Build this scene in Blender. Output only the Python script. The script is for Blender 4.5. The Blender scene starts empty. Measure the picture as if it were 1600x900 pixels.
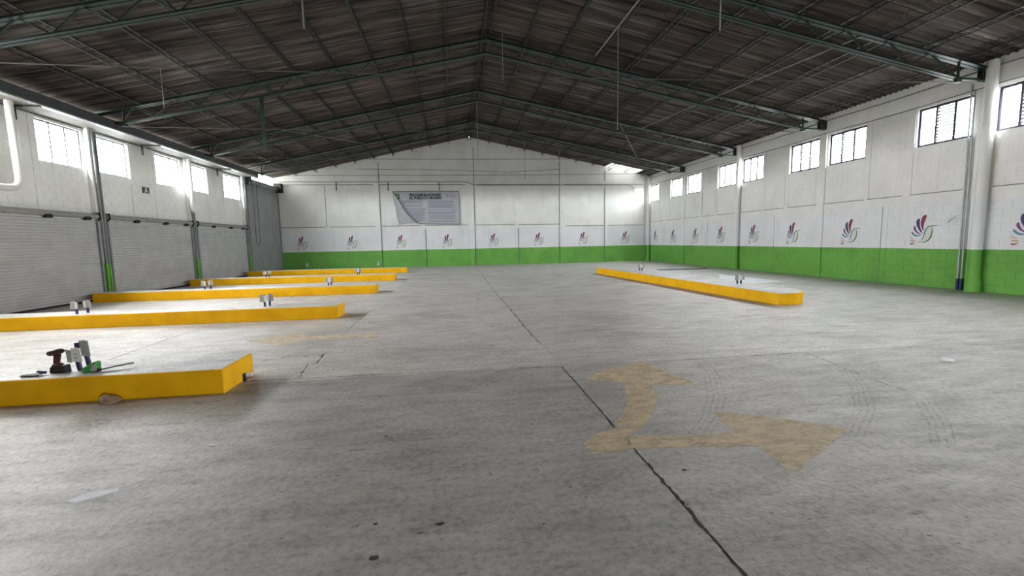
import bpy, math, random
from mathutils import Vector, Matrix
random.seed(7)
scene = bpy.context.scene
COL = scene.collection

# ------------------------------------------------------------------ camera
EYE = Vector((0.0, 0.0, 1.6))
YAW, PITCH, ROLL = 0.1339, 0.10719, -0.01889
def cam_matrix():
    cy, sy, cp, sp = math.cos(YAW), math.sin(YAW), math.cos(PITCH), math.sin(PITCH)
    fwd = Vector((sy*cp, cy*cp, -sp)); right = Vector((cy, -sy, 0)); up = right.cross(fwd)
    cr, sr = math.cos(ROLL), math.sin(ROLL)
    r2 = right*cr + up*sr; u2 = up*cr - right*sr
    m = Matrix((r2, u2, -fwd)).transposed().to_4x4()
    m.translation = EYE
    return m
cd = bpy.data.cameras.new('camera'); cam = bpy.data.objects.new('camera', cd); COL.objects.link(cam)
cd.sensor_width = 36.0; cd.lens = 36.0*680/1600; cd.clip_start = 0.05; cd.clip_end = 300
cam.matrix_world = cam_matrix(); scene.camera = cam

# ------------------------------------------------------------------ sky (bright overcast) and exposure
SKY_STRENGTH = 10.0
world = bpy.data.worlds.new('overcast_sky'); scene.world = world; world.use_nodes = True
wn = world.node_tree.nodes; wl = world.node_tree.links; wn.clear()
w_out = wn.new('ShaderNodeOutputWorld'); w_bg = wn.new('ShaderNodeBackground')
w_tc = wn.new('ShaderNodeTexCoord'); w_sep = wn.new('ShaderNodeSeparateXYZ'); w_ramp = wn.new('ShaderNodeValToRGB')
w_map = wn.new('ShaderNodeMapRange'); w_map.inputs[1].default_value = -1; w_map.inputs[2].default_value = 1
wl.new(w_tc.outputs['Generated'], w_sep.inputs[0]); wl.new(w_sep.outputs['Z'], w_map.inputs[0]); wl.new(w_map.outputs[0], w_ramp.inputs[0])
els = w_ramp.color_ramp.elements
els[0].position = 0.0; els[0].color = (.10, .10, .095, 1)          # the yard outside, below the horizon
els[1].position = 1.0; els[1].color = (1.0, .985, .96, 1)
e = els.new(.497); e.color = (.12, .12, .115, 1)
e = els.new(.503); e.color = (.88, .875, .86, 1)
w_side = wn.new('ShaderNodeMapRange'); w_side.inputs[1].default_value = -1; w_side.inputs[2].default_value = 1     # cloud cover thinner on the left, where the sun stands
w_side.inputs[3].default_value = SKY_STRENGTH*.90; w_side.inputs[4].default_value = SKY_STRENGTH*.86
wl.new(w_sep.outputs['X'], w_side.inputs[0]); wl.new(w_side.outputs[0], w_bg.inputs[1])
wl.new(w_ramp.outputs[0], w_bg.inputs[0])
wl.new(w_bg.outputs[0], w_out.inputs[0])
scene.view_settings.view_transform = 'Standard'; scene.view_settings.look = 'None'
scene.view_settings.gamma = 1; scene.view_settings.use_curve_mapping = False
scene.view_settings.exposure = 3.25
scene.cycles.use_denoising = True
scene.cycles.max_bounces = 12; scene.cycles.diffuse_bounces = 8; scene.cycles.transparent_max_bounces = 16
scene.cycles.sample_clamp_indirect = 8.0

# ------------------------------------------------------------------ the hall's measures (metres, camera at 0,0,1.6)
XL, XR, YB, YF = -11.09, 14.16, 30.18, -9.2
RIDGE_X, RIDGE_Z = 1.35, 8.55
SL, SR = 0.2155, 0.197
def roof_z(x): return RIDGE_Z - (SL*(RIDGE_X - x) if x < RIDGE_X else SR*(x - RIDGE_X))
GREEN_Z = 1.14
R_WIN = [(8.55, 9.93), (10.45, 11.9), (13.57, 15.05), (15.5, 16.95), (18.57, 19.99), (20.54, 21.96), (23.62, 25.07), (25.7, 27.05), (28.78, 30.1)]
L_WIN = [(10.75, 12.2), (13.82, 15.32), (15.75, 17.2), (18.65, 20.16), (20.74, 22.11), (23.67, 25.21)]
R_OPEN = R_WIN + [(5.5, 6.95), (.5, 1.95)]  # extra openings out of view, added here and below for their daylight
L_OPEN = L_WIN + [(8.7, 10.2), (5.8, 7.3)]
RZ0, RZ1, LZ0, LZ1 = 4.2, 5.33, 4.03, 5.18

# daylight sampling portals in the openings (they emit nothing themselves)
def portal(loc, rot, sx, sy):
    d = bpy.data.lights.new('window_portal', 'AREA'); d.shape = 'RECTANGLE'; d.size = sx; d.size_y = sy
    d.cycles.is_portal = True
    o = bpy.data.objects.new('window_portal', d); o.location = loc; o.rotation_euler = rot; COL.objects.link(o)
for a, b in R_OPEN: portal((XR + .22, (a+b)/2, (RZ0+RZ1)/2), (0, math.pi/2, 0), RZ1-RZ0, b-a)
for a, b in L_OPEN: portal((XL - .22, (a+b)/2, (LZ0+LZ1)/2), (0, -math.pi/2, 0), LZ1-LZ0, b-a)
portal((XL-.25, 15.0, roof_z(XL)-.04), (0, -math.pi/2, 0), .2, 21.0)
portal((7.15, YF-.22, 1.1), (math.pi/2, 0, 0), 1.9, 2.3)

# ------------------------------------------------------------------ materials
MATS = {}
class NT:
    def __init__(s, name):
        s.m = bpy.data.materials.new(name); s.m.use_nodes = True; s.t = s.m.node_tree
        s.b = s.t.nodes['Principled BSDF']; s.out = s.t.nodes['Material Output']; MATS[name] = s.m
    def n(s, k, **kw):
        o = s.t.nodes.new('ShaderNode' + k)
        for a, v in kw.items(): setattr(o, a, v)
        return o
    def l(s, a, b): s.t.links.new(a, b)
    def pos(s, scale=(1, 1, 1)):
        g = s.n('NewGeometry'); v = s.n('VectorMath', operation='MULTIPLY'); v.inputs[1].default_value = scale
        s.l(g.outputs['Position'], v.inputs[0]); return v.outputs[0]
    def noise(s, scale, vec=None, detail=4, rough=.55):
        t = s.n('TexNoise'); t.inputs['Scale'].default_value = scale; t.inputs['Detail'].default_value = detail; t.inputs['Roughness'].default_value = rough
        s.l(vec if vec is not None else s.pos(), t.inputs['Vector']); return t.outputs['Fac']
    def ramp(s, fac, stops):
        r = s.n('ValToRGB'); s.l(fac, r.inputs[0]); e = r.color_ramp.elements
        e[0].position, e[0].color = stops[0][0], c4(stops[0][1]); e[1].position, e[1].color = stops[-1][0], c4(stops[-1][1])
        for p, c in stops[1:-1]:
            q = e.new(p); q.color = c4(c)
        return r.outputs[0]
    def mix(s, fac, a, b, mode='MIX'):
        x = s.n('Mix', data_type='RGBA', blend_type=mode)
        for v, i in ((fac, 0), (a, 6), (b, 7)):
            if isinstance(v, (int, float)): x.inputs[i].default_value = v
            elif isinstance(v, tuple): x.inputs[i].default_value = c4(v)
            else: s.l(v, x.inputs[i])
        return x.outputs[2]
    def bump(s, h, strength=.3, dist=.01):
        b = s.n('Bump'); b.inputs['Strength'].default_value = strength; b.inputs['Distance'].default_value = dist
        s.l(h, b.inputs['Height']); s.l(b.outputs[0], s.b.inputs['Normal'])
    def col(s, c):
        if isinstance(c, tuple): s.b.inputs['Base Color'].default_value = c4(c)
        else: s.l(c, s.b.inputs['Base Color'])
    def set(s, **kw):
        for k, v in kw.items(): s.b.inputs[k.replace('_', ' ')].default_value = v
def c4(c):
    if isinstance(c, (int, float)): return (c, c, c, 1)
    return (c[0], c[1], c[2], 1)
def plain(name, c, rough=.5, metal=0.0, vary=.12, scale=6.0):
    n = NT(name); f = n.noise(scale)
    lo = tuple(v*(1-vary) for v in c); hi = tuple(min(1, v*(1+vary)) for v in c)
    n.col(n.ramp(f, [(.3, lo), (.7, hi)])); n.set(Roughness=rough, Metallic=metal); return n.m

def floor_mat(name, tint):
    n = NT(name)
    big = n.noise(.35, detail=5); mid = n.noise(1.7, detail=6, rough=.65)
    streak = n.noise(1.0, n.pos((1.6, 5.5, 1)), detail=6, rough=.7); fine = n.noise(22, detail=5, rough=.7)
    c = n.ramp(big, [(.3, (.33, .32, .305)), (.5, (.385, .375, .36)), (.7, (.44, .43, .41))])
    c = n.mix(.5, c, n.ramp(mid, [(.3, (.25, .24, .225)), (.5, (.39, .38, .365)), (.7, (.50, .49, .47))]))
    c = n.mix(.6, c, n.ramp(streak, [(.33, (.20, .19, .18)), (.48, (.39, .38, .365)), (.66, (.56, .55, .54))]))
    c = n.mix(.45, c, n.ramp(fine, [(.35, (.17, .16, .15)), (.52, (.40, .39, .375)), (.68, (.52, .51, .49))]))
    worm = n.noise(3.2, n.pos((1.0, 2.6, 1)), detail=8, rough=.75); c = n.mix(n.ramp(worm, [(.36, .55), (.43, 0)]), c, (.17, .16, .15))
    pits = n.noise(16, n.pos((1, 1.5, 1)), detail=2); c = n.mix(n.ramp(pits, [(.26, .85), (.31, 0)]), c, (.10, .095, .09))
    blot = n.noise(.55, n.pos((1, 1.6, 1)), detail=6, rough=.7); c = n.mix(1.0, c, n.ramp(blot, [(.32, .72), (.5, 1.0), (.68, 1.12)]), 'MULTIPLY')
    spots = n.noise(.9, detail=3); c = n.mix(n.ramp(spots, [(.62, 0), (.74, .35)]), c, (.24, .23, .215))
    c = n.mix(1.0, c, tint, 'MULTIPLY')
    oi = n.n('ObjectInfo'); c = n.mix(1.0, c, n.ramp(oi.outputs['Random'], [(0, .93), (1, 1.0)]), 'MULTIPLY')
    n.col(c)
    rr = n.n('MapRange'); n.l(streak, rr.inputs[0]); rr.inputs[1].default_value = .3; rr.inputs[2].default_value = .7; rr.inputs[3].default_value = .58; rr.inputs[4].default_value = .36
    n.l(rr.outputs[0], n.b.inputs['Roughness']); n.set(Specular_IOR_Level=.36)
    add = n.n('Math', operation='ADD'); n.l(streak, add.inputs[0]); n.l(fine, add.inputs[1]); n.bump(add.outputs[0], .45, .012)
    return n.m
M_FLOOR = floor_mat('worn_concrete', (1.42, 1.40, 1.385)); M_FLOOR_NEAR = floor_mat('dirtier_darkened_concrete', (1.10, 1.075, 1.06)); M_KERBTOP = floor_mat('kerb_top_concrete', (1.6, 1.6, 1.6))  # near slabs: dirtier pour, darkened further to paint in the foreground falloff

def paint_mat(name, blocks=None, dirt=.12, green=True):
    """whitewashed masonry, green below the dado line; blocks: 'x' or 'y' = axis along the wall for the block relief"""
    n = NT(name); g = n.n('NewGeometry'); sp = n.n('SeparateXYZ'); n.l(g.outputs['Position'], sp.inputs[0])
    f1 = n.noise(1.1, detail=6); f2 = n.noise(1.0, n.pos((3, 3, .5)), detail=5)
    up = n.ramp(f1, [(.25, (.76, .75, .73)), (.6, (.85, .845, .825))])
    low = n.ramp(f1, [(.25, (.75, .76, .79)), (.6, (.83, .84, .87))])
    edge = n.n('Math', operation='ADD'); ns = n.n('Math', operation='MULTIPLY'); n.l(f1, ns.inputs[0]); ns.inputs[1].default_value = .8
    n.l(sp.outputs['Z'], edge.inputs[0]); n.l(ns.outputs[0], edge.inputs[1])
    mr = n.n('MapRange'); mr.inputs[1].default_value = 2.7; mr.inputs[2].default_value = 3.05; n.l(edge.outputs[0], mr.inputs[0])
    c = n.mix(mr.outputs[0], low, up)
    c = n.mix(n.ramp(f2, [(.55, 0), (.8, dirt*2)]), c, (.50, .48, .44))
    if green:
        gc = n.ramp(f1, [(.25, (.13, .35, .065)), (.6, (.175, .45, .085))])
        wob = n.n('Math', operation='MULTIPLY_ADD'); n.l(n.noise(8), wob.inputs[0]); wob.inputs[1].default_value = .02; wob.inputs[2].default_value = GREEN_Z - .01
        lt = n.n('Math', operation='LESS_THAN'); n.l(sp.outputs['Z'], lt.inputs[0]); n.l(wob.outputs[0], lt.inputs[1])
        c = n.mix(lt.outputs[0], c, gc)
    n.col(c); n.set(Roughness=.62, Specular_IOR_Level=.3)
    fine = n.noise(30, detail=3)
    if blocks:
        cb = n.n('CombineXYZ'); n.l(sp.outputs['X' if blocks == 'x' else 'Y'], cb.inputs[0]); n.l(sp.outputs['Z'], cb.inputs[1])
        br = n.n('TexBrick'); br.inputs['Scale'].default_value = 1; br.inputs['Brick Width'].default_value = .4; br.inputs['Row Height'].default_value = .2
        br.inputs['Mortar Size'].default_value = .008; br.inputs['Mortar Smooth'].default_value = .5; br.offset = .5
        br.inputs['Color1'].default_value = (1, 1, 1, 1); br.inputs['Color2'].default_value = (.9, .9, .9, 1); br.inputs['Mortar'].default_value = (0, 0, 0, 1)
        n.l(cb.outputs[0], br.inputs['Vector'])
        ad = n.n('Math', operation='MULTIPLY_ADD'); n.l(fine, ad.inputs[0]); ad.inputs[1].default_value = .4; n.l(br.outputs['Color'], ad.inputs[2])
        n.bump(ad.outputs[0], .5, .006)
    else: n.bump(fine, .25, .006)
    return n.m
M_WALL = paint_mat('painted_wall'); M_WALLX = paint_mat('painted_block_wall', 'x'); M_WHITE = paint_mat('white_limewash', green=False)

def roof_mat():
    n = NT('fibre_cement'); oi = n.n('ObjectInfo')
    base = n.ramp(oi.outputs['Random'], [(0, (.085, .071, .066)), (.35, (.13, .105, .096)), (.6, (.107, .089, .079)), (.85, (.135, .12, .113)), (1, (.096, .078, .068))])
    f = n.noise(1.0, n.pos((.35, 14, .35)), detail=4, rough=.6); f2 = n.noise(.6, detail=5)
    c = n.mix(1.0, base, n.ramp(f, [(.34, .30), (.48, .75), (.56, 1.0), (.68, 1.8)]), 'MULTIPLY'); c = n.mix(1.0, c, n.ramp(f2, [(.3, .75), (.7, 1.3)]), 'MULTIPLY')
    n.col(c); n.set(Roughness=.85, Specular_IOR_Level=.2); n.bump(n.noise(18), .3, .01); return n.m
M_ROOF = roof_mat()
def translucent_mat(name, k):
    n = NT(name); tr = n.n('BsdfTranslucent'); tp = n.n('BsdfTransparent'); mx = n.n('MixShader')
    tr.inputs[0].default_value = (.55*k, .56*k, .55*k, 1); tp.inputs[0].default_value = (.8*k, .82*k, .8*k, 1); mx.inputs[0].default_value = .15
    n.l(tr.outputs[0], mx.inputs[1]); n.l(tp.outputs[0], mx.inputs[2]); n.l(mx.outputs[0], n.out.inputs[0]); return n.m
M_MILKY = translucent_mat('milky_sheet', .34); M_MILKY_CLEAR = translucent_mat('clearer_milky_sheet', 1.0)
def glass_mat(name, tint, gloss):
    n = NT(name); gl = n.n('BsdfGlossy'); tp = n.n('BsdfTransparent'); mx = n.n('MixShader')
    gl.inputs['Roughness'].default_value = .05; tp.inputs[0].default_value = c4(tint); mx.inputs[0].default_value = gloss
    n.l(tp.outputs[0], mx.inputs[1]); n.l(gl.outputs[0], mx.inputs[2]); n.l(mx.outputs[0], n.out.inputs[0]); return n.m
M_GLASS = glass_mat('window_glass', (.92, .95, .97), .05)
def worn_mat(name, c, lo, hi, scale=5.0, amount=1.0):
    n = NT(name); f = n.noise(scale, n.pos((1, 2.2, 1)), detail=7, rough=.7)
    tp = n.n('BsdfTransparent'); mx = n.n('MixShader')
    fac = n.ramp(f, [(lo, 0.0), (hi, amount)]); n.col(n.mix(.5, c, n.ramp(n.noise(12), [(.3, tuple(v*.75 for v in c)), (.7, c)]))); n.set(Roughness=.6)
    n.l(fac, mx.inputs[0]); n.l(tp.outputs[0], mx.inputs[1]); n.l(n.b.outputs[0], mx.inputs[2]); n.l(mx.outputs[0], n.out.inputs[0]); return n.m
M_ARROW = worn_mat('worn_road_paint', (.80, .65, .44), .26, .56, 5.0, .72); M_ARROW_FADED = worn_mat('faded_road_paint', (.92, .78, .58), .30, .58, 5.0, .62)
M_TIRE = worn_mat('tyre_rubber_trace', (.27, .265, .26), .42, .68, 9.0, .32)
M_PATCH = worn_mat('white_floor_paint', (.80, .83, .88), .1, .3, 3.0, 1.0)

def kerb_mat():
    n = NT('yellow_kerb_paint'); f = n.noise(3.0, detail=6); s = n.noise(14, detail=5)
    c = n.ramp(f, [(.25, (.74, .38, .004)), (.55, (.88, .47, .006)), (.8, (.92, .53, .02))])
    c = n.mix(n.ramp(s, [(.6, 0), (.85, .4)]), c, (.42, .27, .05)); n.col(c); n.set(Roughness=.6, Specular_IOR_Level=.15); n.bump(s, .3, .006); return n.m
M_YELLOW = kerb_mat()
M_GREEN_STEEL = plain('green_painted_steel', (.011, .034, .025), .42, 0, .3, 5)
M_DARK_STEEL = plain('dark_steel', (.014, .016, .016), .5, 0, .3, 7)
M_GALV = plain('galvanised_steel', (.42, .44, .44), .42, .35, .15, 9)
M_GREY_PAINT = plain('grey_painted_steel', (.22, .235, .24), .5, 0, .12, 3)
M_SHUTTER = plain('shutter_grey', (.50, .50, .505), .45, .1, .10, 2)
M_SHUTTER_DARK = plain('dark_shutter_grey', (.27, .285, .29), .5, .05, .12, 1.5)
M_TUBE = plain('roller_tube_grey', (.30, .30, .285), .45, .2, .15, 5)
M_BLACK = plain('matt_black', (.012, .012, .012), .7, 0, .2, 5)
M_FRAME = plain('dark_window_frame', (.03, .028, .06), .45, 0, .15, 5)
M_LFRAME = plain('grey_window_frame', (.16, .16, .19), .45, 0, .1, 5)
M_GUTTER = plain('grey_gutter_sheet', (.085, .09, .10), .5, 0, .15, 3)
M_SOFFIT = plain('pale_soffit', (.20, .19, .17), .7, 0, .1, 2)
M_PVC = plain('white_pipe', (.74, .74, .73), .4, 0, .05, 3)
M_WIRE = plain('grey_cable', (.10, .105, .10), .5, 0, .2, 5)
M_PALEROD = plain('pale_conduit', (.34, .345, .335), .45, .2, .15, 5)
M_CRACK = plain('crack_dirt', (.045, .042, .038), .9, 0, .3, 20)
M_BLUE = plain('navy_paint', (.030, .035, .13), .45, 0, .2, 20)
M_PLATE = plain('pale_steel_plate', (.40, .41, .39), .45, .1, .1, 20)
M_PLATE_WHITE = plain('white_plate', (.72, .72, .71), .5, 0, .05, 20)
M_BANNER = plain('banner_vinyl', (.45, .455, .50), .5, 0, .06, 3)
M_BANNER_EDGE = plain('banner_edge', (.16, .17, .20), .6, 0, .1, 5)
M_INK = plain('black_print', (.03, .03, .035), .6, 0, .1, 5)
M_INK_GREY = plain('grey_print', (.25, .26, .32), .6, 0, .15, 14)
M_LOGO_GREEN = plain('logo_green', (.045, .16, .06), .6, 0, .1, 5)

# ------------------------------------------------------------------ mesh helpers
class MB:
    def __init__(s): s.v = []; s.f = []
    def face(s, pts):
        i = len(s.v); s.v += [Vector(p) for p in pts]; s.f.append(tuple(range(i, i+len(pts))))
    def hexa(s, p):      # 8 points: bottom 0-3 counter-clockwise, top 4-7
        i = len(s.v); s.v += [Vector(q) for q in p]
        s.f += [tuple(i+k for k in q) for q in ((3, 2, 1, 0), (4, 5, 6, 7), (0, 1, 5, 4), (1, 2, 6, 5), (2, 3, 7, 6), (3, 0, 4, 7))]
        return s
    def box(s, x0, x1, y0, y1, z0, z1):
        return s.hexa([(x0, y0, z0), (x1, y0, z0), (x1, y1, z0), (x0, y1, z0), (x0, y0, z1), (x1, y0, z1), (x1, y1, z1), (x0, y1, z1)])
    def extr(s, p0, p1, prof, up=(0, 0, 1)):      # 2D profile (side, up) swept from p0 to p1
        p0, p1 = Vector(p0), Vector(p1); d = (p1-p0).normalized(); up = Vector(up)
        if abs(d.dot(up)) > .98: up = Vector((0, 1, 0)) if abs(d.y) < .9 else Vector((1, 0, 0))
        sd = d.cross(up).normalized(); u = sd.cross(d).normalized(); i = len(s.v); n = len(prof)
        for p in (p0, p1): s.v += [p + sd*a + u*b for a, b in prof]
        s.f += [(i+k, i+(k+1) % n, i+n+(k+1) % n, i+n+k) for k in range(n)]
        s.f += [tuple(i+k for k in reversed(range(n))), tuple(i+n+k for k in range(n))]; return s
    def bar(s, p0, p1, w, h, up=(0, 0, 1)): return s.extr(p0, p1, [(-w/2, -h/2), (w/2, -h/2), (w/2, h/2), (-w/2, h/2)], up)
    def angle(s, p0, p1, a, t, flip=1, up=(0, 0, 1)):  # L section
        pr = [(0, 0), (flip*a, 0), (flip*a, t), (flip*t, t), (flip*t, a), (0, a)]
        return s.extr(p0, p1, pr if flip > 0 else pr[::-1], up)
    def tube(s, pts, r, n=8, cap=True):
        pts = [Vector(p) for p in pts]; rs = r if isinstance(r, (list, tuple)) else [r]*len(pts); i0 = len(s.v); ref = None
        for k, p in enumerate(pts):
            d = (pts[min(k+1, len(pts)-1)] - pts[max(k-1, 0)]).normalized()
            if ref is None: ref = Vector((0, 0, 1)) if abs(d.z) < .9 else Vector((0, 1, 0))
            a = d.cross(ref).normalized(); b = a.cross(d).normalized(); ref = b
            s.v += [p + (a*math.cos(2*math.pi*j/n) + b*math.sin(2*math.pi*j/n))*rs[k] for j in range(n)]
        for k in range(len(pts)-1):
            for j in range(n): s.f.append((i0+k*n+j, i0+k*n+(j+1) % n, i0+(k+1)*n+(j+1) % n, i0+(k+1)*n+j))
        if cap: s.f += [tuple(i0+j for j in reversed(range(n))), tuple(i0+(len(pts)-1)*n+j for j in range(n))]
        return s
    def prism(s, poly, vec):      # planar polygon of 3D points swept by vec
        vec = Vector(vec); i = len(s.v); n = len(poly); s.v += [Vector(p) for p in poly] + [Vector(p)+vec for p in poly]
        s.f += [tuple(reversed(range(i, i+n))), tuple(range(i+n, i+2*n))] + [(i+k, i+(k+1) % n, i+n+(k+1) % n, i+n+k) for k in range(n)]; return s
    def mesh(s, name, mat, off=Vector((0, 0, 0))):
        me = bpy.data.meshes.new(name); me.from_pydata([tuple(v-off) for v in s.v], [], s.f); me.update(); me.materials.append(mat); return me
    def build(s, name, mat, parent=None, smooth=False, fix=True):
        off = parent.matrix_basis.translation if parent else Vector((0, 0, 0))
        if parent and parent.parent: off = off + parent.parent.matrix_basis.translation
        me = s.mesh(name, mat, off)
        if fix:
            import bmesh
            bm = bmesh.new(); bm.from_mesh(me); bmesh.ops.recalc_face_normals(bm, faces=bm.faces); bm.to_mesh(me); bm.free()
        if smooth:
            for p in me.polygons: p.use_smooth = True
            try: me.set_sharp_from_angle(angle=math.radians(40))
            except Exception: pass
        o = bpy.data.objects.new(name, me); COL.objects.link(o)
        if parent: o.parent = parent
        return o
def tag(o, label=None, cat=None, group=None, kind=None):
    if label: o['label'] = label
    if cat: o['category'] = cat
    if group: o['group'] = group
    if kind: o['kind'] = kind
    return o
def thing(name, loc, label=None, cat=None, group=None, kind=None, rz=0):
    o = bpy.data.objects.new(name, None); o.location = loc; o.rotation_euler = (0, 0, rz); o.empty_display_size = .1; COL.objects.link(o)
    o.matrix_basis.translation = Vector(loc)
    return tag(o, label, cat, group, kind)
def inst(name, me, parent, loc=(0, 0, 0), rot=(0, 0, 0)):
    o = bpy.data.objects.new(name, me); COL.objects.link(o); o.parent = parent; o.location = loc; o.rotation_euler = rot; return o
def arc(c, r, a0, a1, n, plane='xz'):
    out = []
    for k in range(n+1):
        a = math.radians(a0 + (a1-a0)*k/n); u, v = r*math.cos(a), r*math.sin(a)
        out.append(Vector(c) + (Vector((u, 0, v)) if plane == 'xz' else Vector((0, u, v)) if plane == 'yz' else Vector((u, v, 0))))
    return out
ORD = ['first', 'second', 'third', 'fourth', 'fifth', 'sixth', 'seventh', 'eighth', 'ninth', 'tenth', 'eleventh', 'twelfth', 'thirteenth', 'fourteenth']

# ------------------------------------------------------------------ floor: slabs with open joints
fl = MB(); fl.box(XL-.3, XR+.3, YF-.3, YB+.3, -.3, -.12)
floor = tag(fl.build('floor', M_CRACK), 'worn grey concrete floor of the empty hall', 'floor', kind='structure')
SY = [YF-.2, -4.7, .3, 5.3, 10.35, 15.4, 20.4, 25.4, YB+.2]
for j in range(len(SY)-1):
    near = SY[j+1] < 5.4
    SX = [XL-.2, 1.33, XR+.2] if near else [XL-.2, -5.0, -2.0, 1.33, 7.9, XR+.2]
    for i in range(len(SX)-1):
        gap = lambda x: .007 if near and abs(x-1.33) < .01 else .003 if x == -5.0 else .0012
        gy0 = .004 if abs(SY[j]-5.3) < .01 and SX[i] < 1.3 else .0008; gy1 = .004 if abs(SY[j+1]-5.3) < .01 and SX[i] < 1.3 else .0008
        MB().box(SX[i]+gap(SX[i]), SX[i+1]-gap(SX[i+1]), SY[j]+gy0, SY[j+1]-gy1, -.12, 0).build('slab', M_FLOOR_NEAR if near else M_FLOOR, floor, fix=False)
def ribbon(name, pts, w, mat, parent, z=.0012, jag=.3, sub=6):
    rnd = random.Random(len(name)*13 + len(pts) + int(abs(pts[0][0])*100)); P = []
    for k in range(len(pts)-1):
        a, b = Vector(pts[k]+(0,)), Vector(pts[k+1]+(0,))
        for t in range(sub): P.append(a.lerp(b, t/sub))
    P.append(Vector(pts[-1]+(0,))); m = MB(); n = len(P)
    for k, p in enumerate(P):
        d = (P[min(k+1, n-1)] - P[max(k-1, 0)]).normalized(); s = Vector((-d.y, d.x, 0)); ww = w*(1+jag*(rnd.random()*2-1))/2*(.15 if k in (0, n-1) else 1)
        off = s*w*jag*(rnd.random()-.5)*1.5
        m.v += [Vector((p.x, p.y, z)) + off + s*ww, Vector((p.x, p.y, z)) + off - s*ww]
    m.f = [(2*k, 2*k+1, 2*k+3, 2*k+2) for k in range(n-1)]
    return m.build(name, mat, parent)
ribbon('crack', [(-2.48, 5.43), (-1.9, 5.405), (-.9, 5.38), (-.1, 5.355), (.7, 5.33), (1.33, 5.3)], .010, M_CRACK, floor, jag=.9, sub=12)
ribbon('crack', [(-4.97, 6.8), (-5.02, 8.3), (-4.96, 9.8)], .013, M_CRACK, floor, jag=.5, sub=12)
ribbon('crack', [(-4.94, 12.0), (-4.96, 14.5)], .014, M_CRACK, floor, jag=.5, sub=12)
ribbon('crack', [(-1.94, 7.7), (-2.01, 9.1), (-1.99, 10.8)], .007, M_CRACK, floor, jag=1.0, sub=10)
ribbon('crack', [(1.33, 1.0), (1.325, 1.8), (1.335, 2.3), (1.33, 2.9), (1.328, 3.7)], .017, M_CRACK, floor, jag=.75, sub=18)
ribbon('crack', [(1.33, 3.7), (1.33, 5.3)], .013, M_CRACK, floor, jag=.3, sub=20)
ribbon('crack', [(1.31, 6.5), (1.29, 8.0), (1.31, 11.0), (1.30, 15.0), (1.38, 20.0), (1.44, 25.0)], .014, M_CRACK, floor, jag=.9, sub=14)
ribbon('crack', [(4.76, 5.27), (4.70, 4.8), (4.60, 4.4), (4.56, 4.02), (4.57, 3.7)], .008, M_CRACK, floor, jag=1.2, sub=8)
ribbon('crack', [(2.5, 5.26), (3.4, 5.25), (4.76, 5.27)], .007, M_CRACK, floor, jag=1.2, sub=12)
ribbon('crack', [(-1.88, 5.4), (-1.94, 5.73), (-1.97, 6.02), (-1.87, 6.07), (-1.92, 6.6), (-1.86, 6.8)], .012, M_CRACK, floor, jag=1.5, sub=6)
ribbon('crack', [(-2.7, 6.35), (-2.4, 6.55), (-2.1, 6.5), (-1.9, 6.52)], .012, M_CRACK, floor, jag=1.5, sub=6)
ribbon('crack', [(1.05, 16), (.75, 13.2), (.55, 10.5), (.62, 8.6), (.78, 7.6), (.95, 6.6)], .03, M_TIRE, floor, jag=1.2, sub=8)
for pts in ([(3.11, 5.3), (2.88, 4.63), (2.51, 3.95), (2.13, 3.45), (1.72, 3.05)], [(4.78, 4.85), (4.12, 3.93), (3.62, 3.4), (3.0, 2.93)], [(2.27, 5.25), (1.98, 4.46), (1.5, 3.72), (1.2, 3.35)], [(4.42, 3.55), (3.96, 3.05), (3.55, 2.7)]):
    for k in range(4):
        o = .05*k; ribbon('tire_mark', [(x+o, y-o*.35) for x, y in pts], .016, M_TIRE, floor, z=.0030+.0002*k, jag=.3)
rnd = random.Random(3)
for x, y, r in ((-.45, 2.15, .022), (-.49, 2.43, .012), (-.12, 2.37, .02), (1.52, 3.18, .018), (1.54, 2.68, .016), (.55, 6.6, .02), (1.3, 1.62, .02), (-.6, 3.6, .012)):
    m = MB(); m.face([(x+r*(1+.5*rnd.random())*math.cos(a*math.pi/4), y+r*(.6+.4*rnd.random())*math.sin(a*math.pi/4), .0015) for a in range(8)]); m.build('chip', M_CRACK, floor)

# ------------------------------------------------------------------ walls
def grid_wall(name, axis, inner, outer, ub, zb, holes, mat, top=None):
    """connected wall slab; ub, zb = breaks along the wall and up; holes = (u0,u1,z0,z1)"""
    us = sorted(set(ub + [h[0] for h in holes] + [h[1] for h in holes])); zs = sorted(set(zb + [h[2] for h in holes] + [h[3] for h in holes]))
    def solid(i, j):
        if not (0 <= i < len(us)-1 and 0 <= j < len(zs)-1): return False
        u, z = (us[i]+us[i+1])/2, (zs[j]+zs[j+1])/2
        return not any(a < u < b and c < z < d for a, b, c, d in holes)
    m = MB(); idx = {}
    def vi(i, j, s):
        if (i, j, s) not in idx: idx[(i, j, s)] = len(m.v); m.v.append(Vector((s, us[i], zs[j])) if axis == 'x' else Vector((us[i], s, zs[j])))
        return idx[(i, j, s)]
    for i in range(len(us)-1):
        for j in range(len(zs)-1):
            if not solid(i, j): continue
            for s in (inner, outer): m.f.append((vi(i, j, s), vi(i+1, j, s), vi(i+1, j+1, s), vi(i, j+1, s)))
            for (di, dj, a, b) in ((-1, 0, (i, j), (i, j+1)), (1, 0, (i+1, j), (i+1, j+1)), (0, -1, (i, j), (i+1, j)), (0, 1, (i, j+1), (i+1, j+1))):
                if not solid(i+di, j+dj): m.f.append((vi(*a, inner), vi(*b, inner), vi(*b, outer), vi(*a, outer)))
    return m.build(name, mat)
BD = .007
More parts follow.
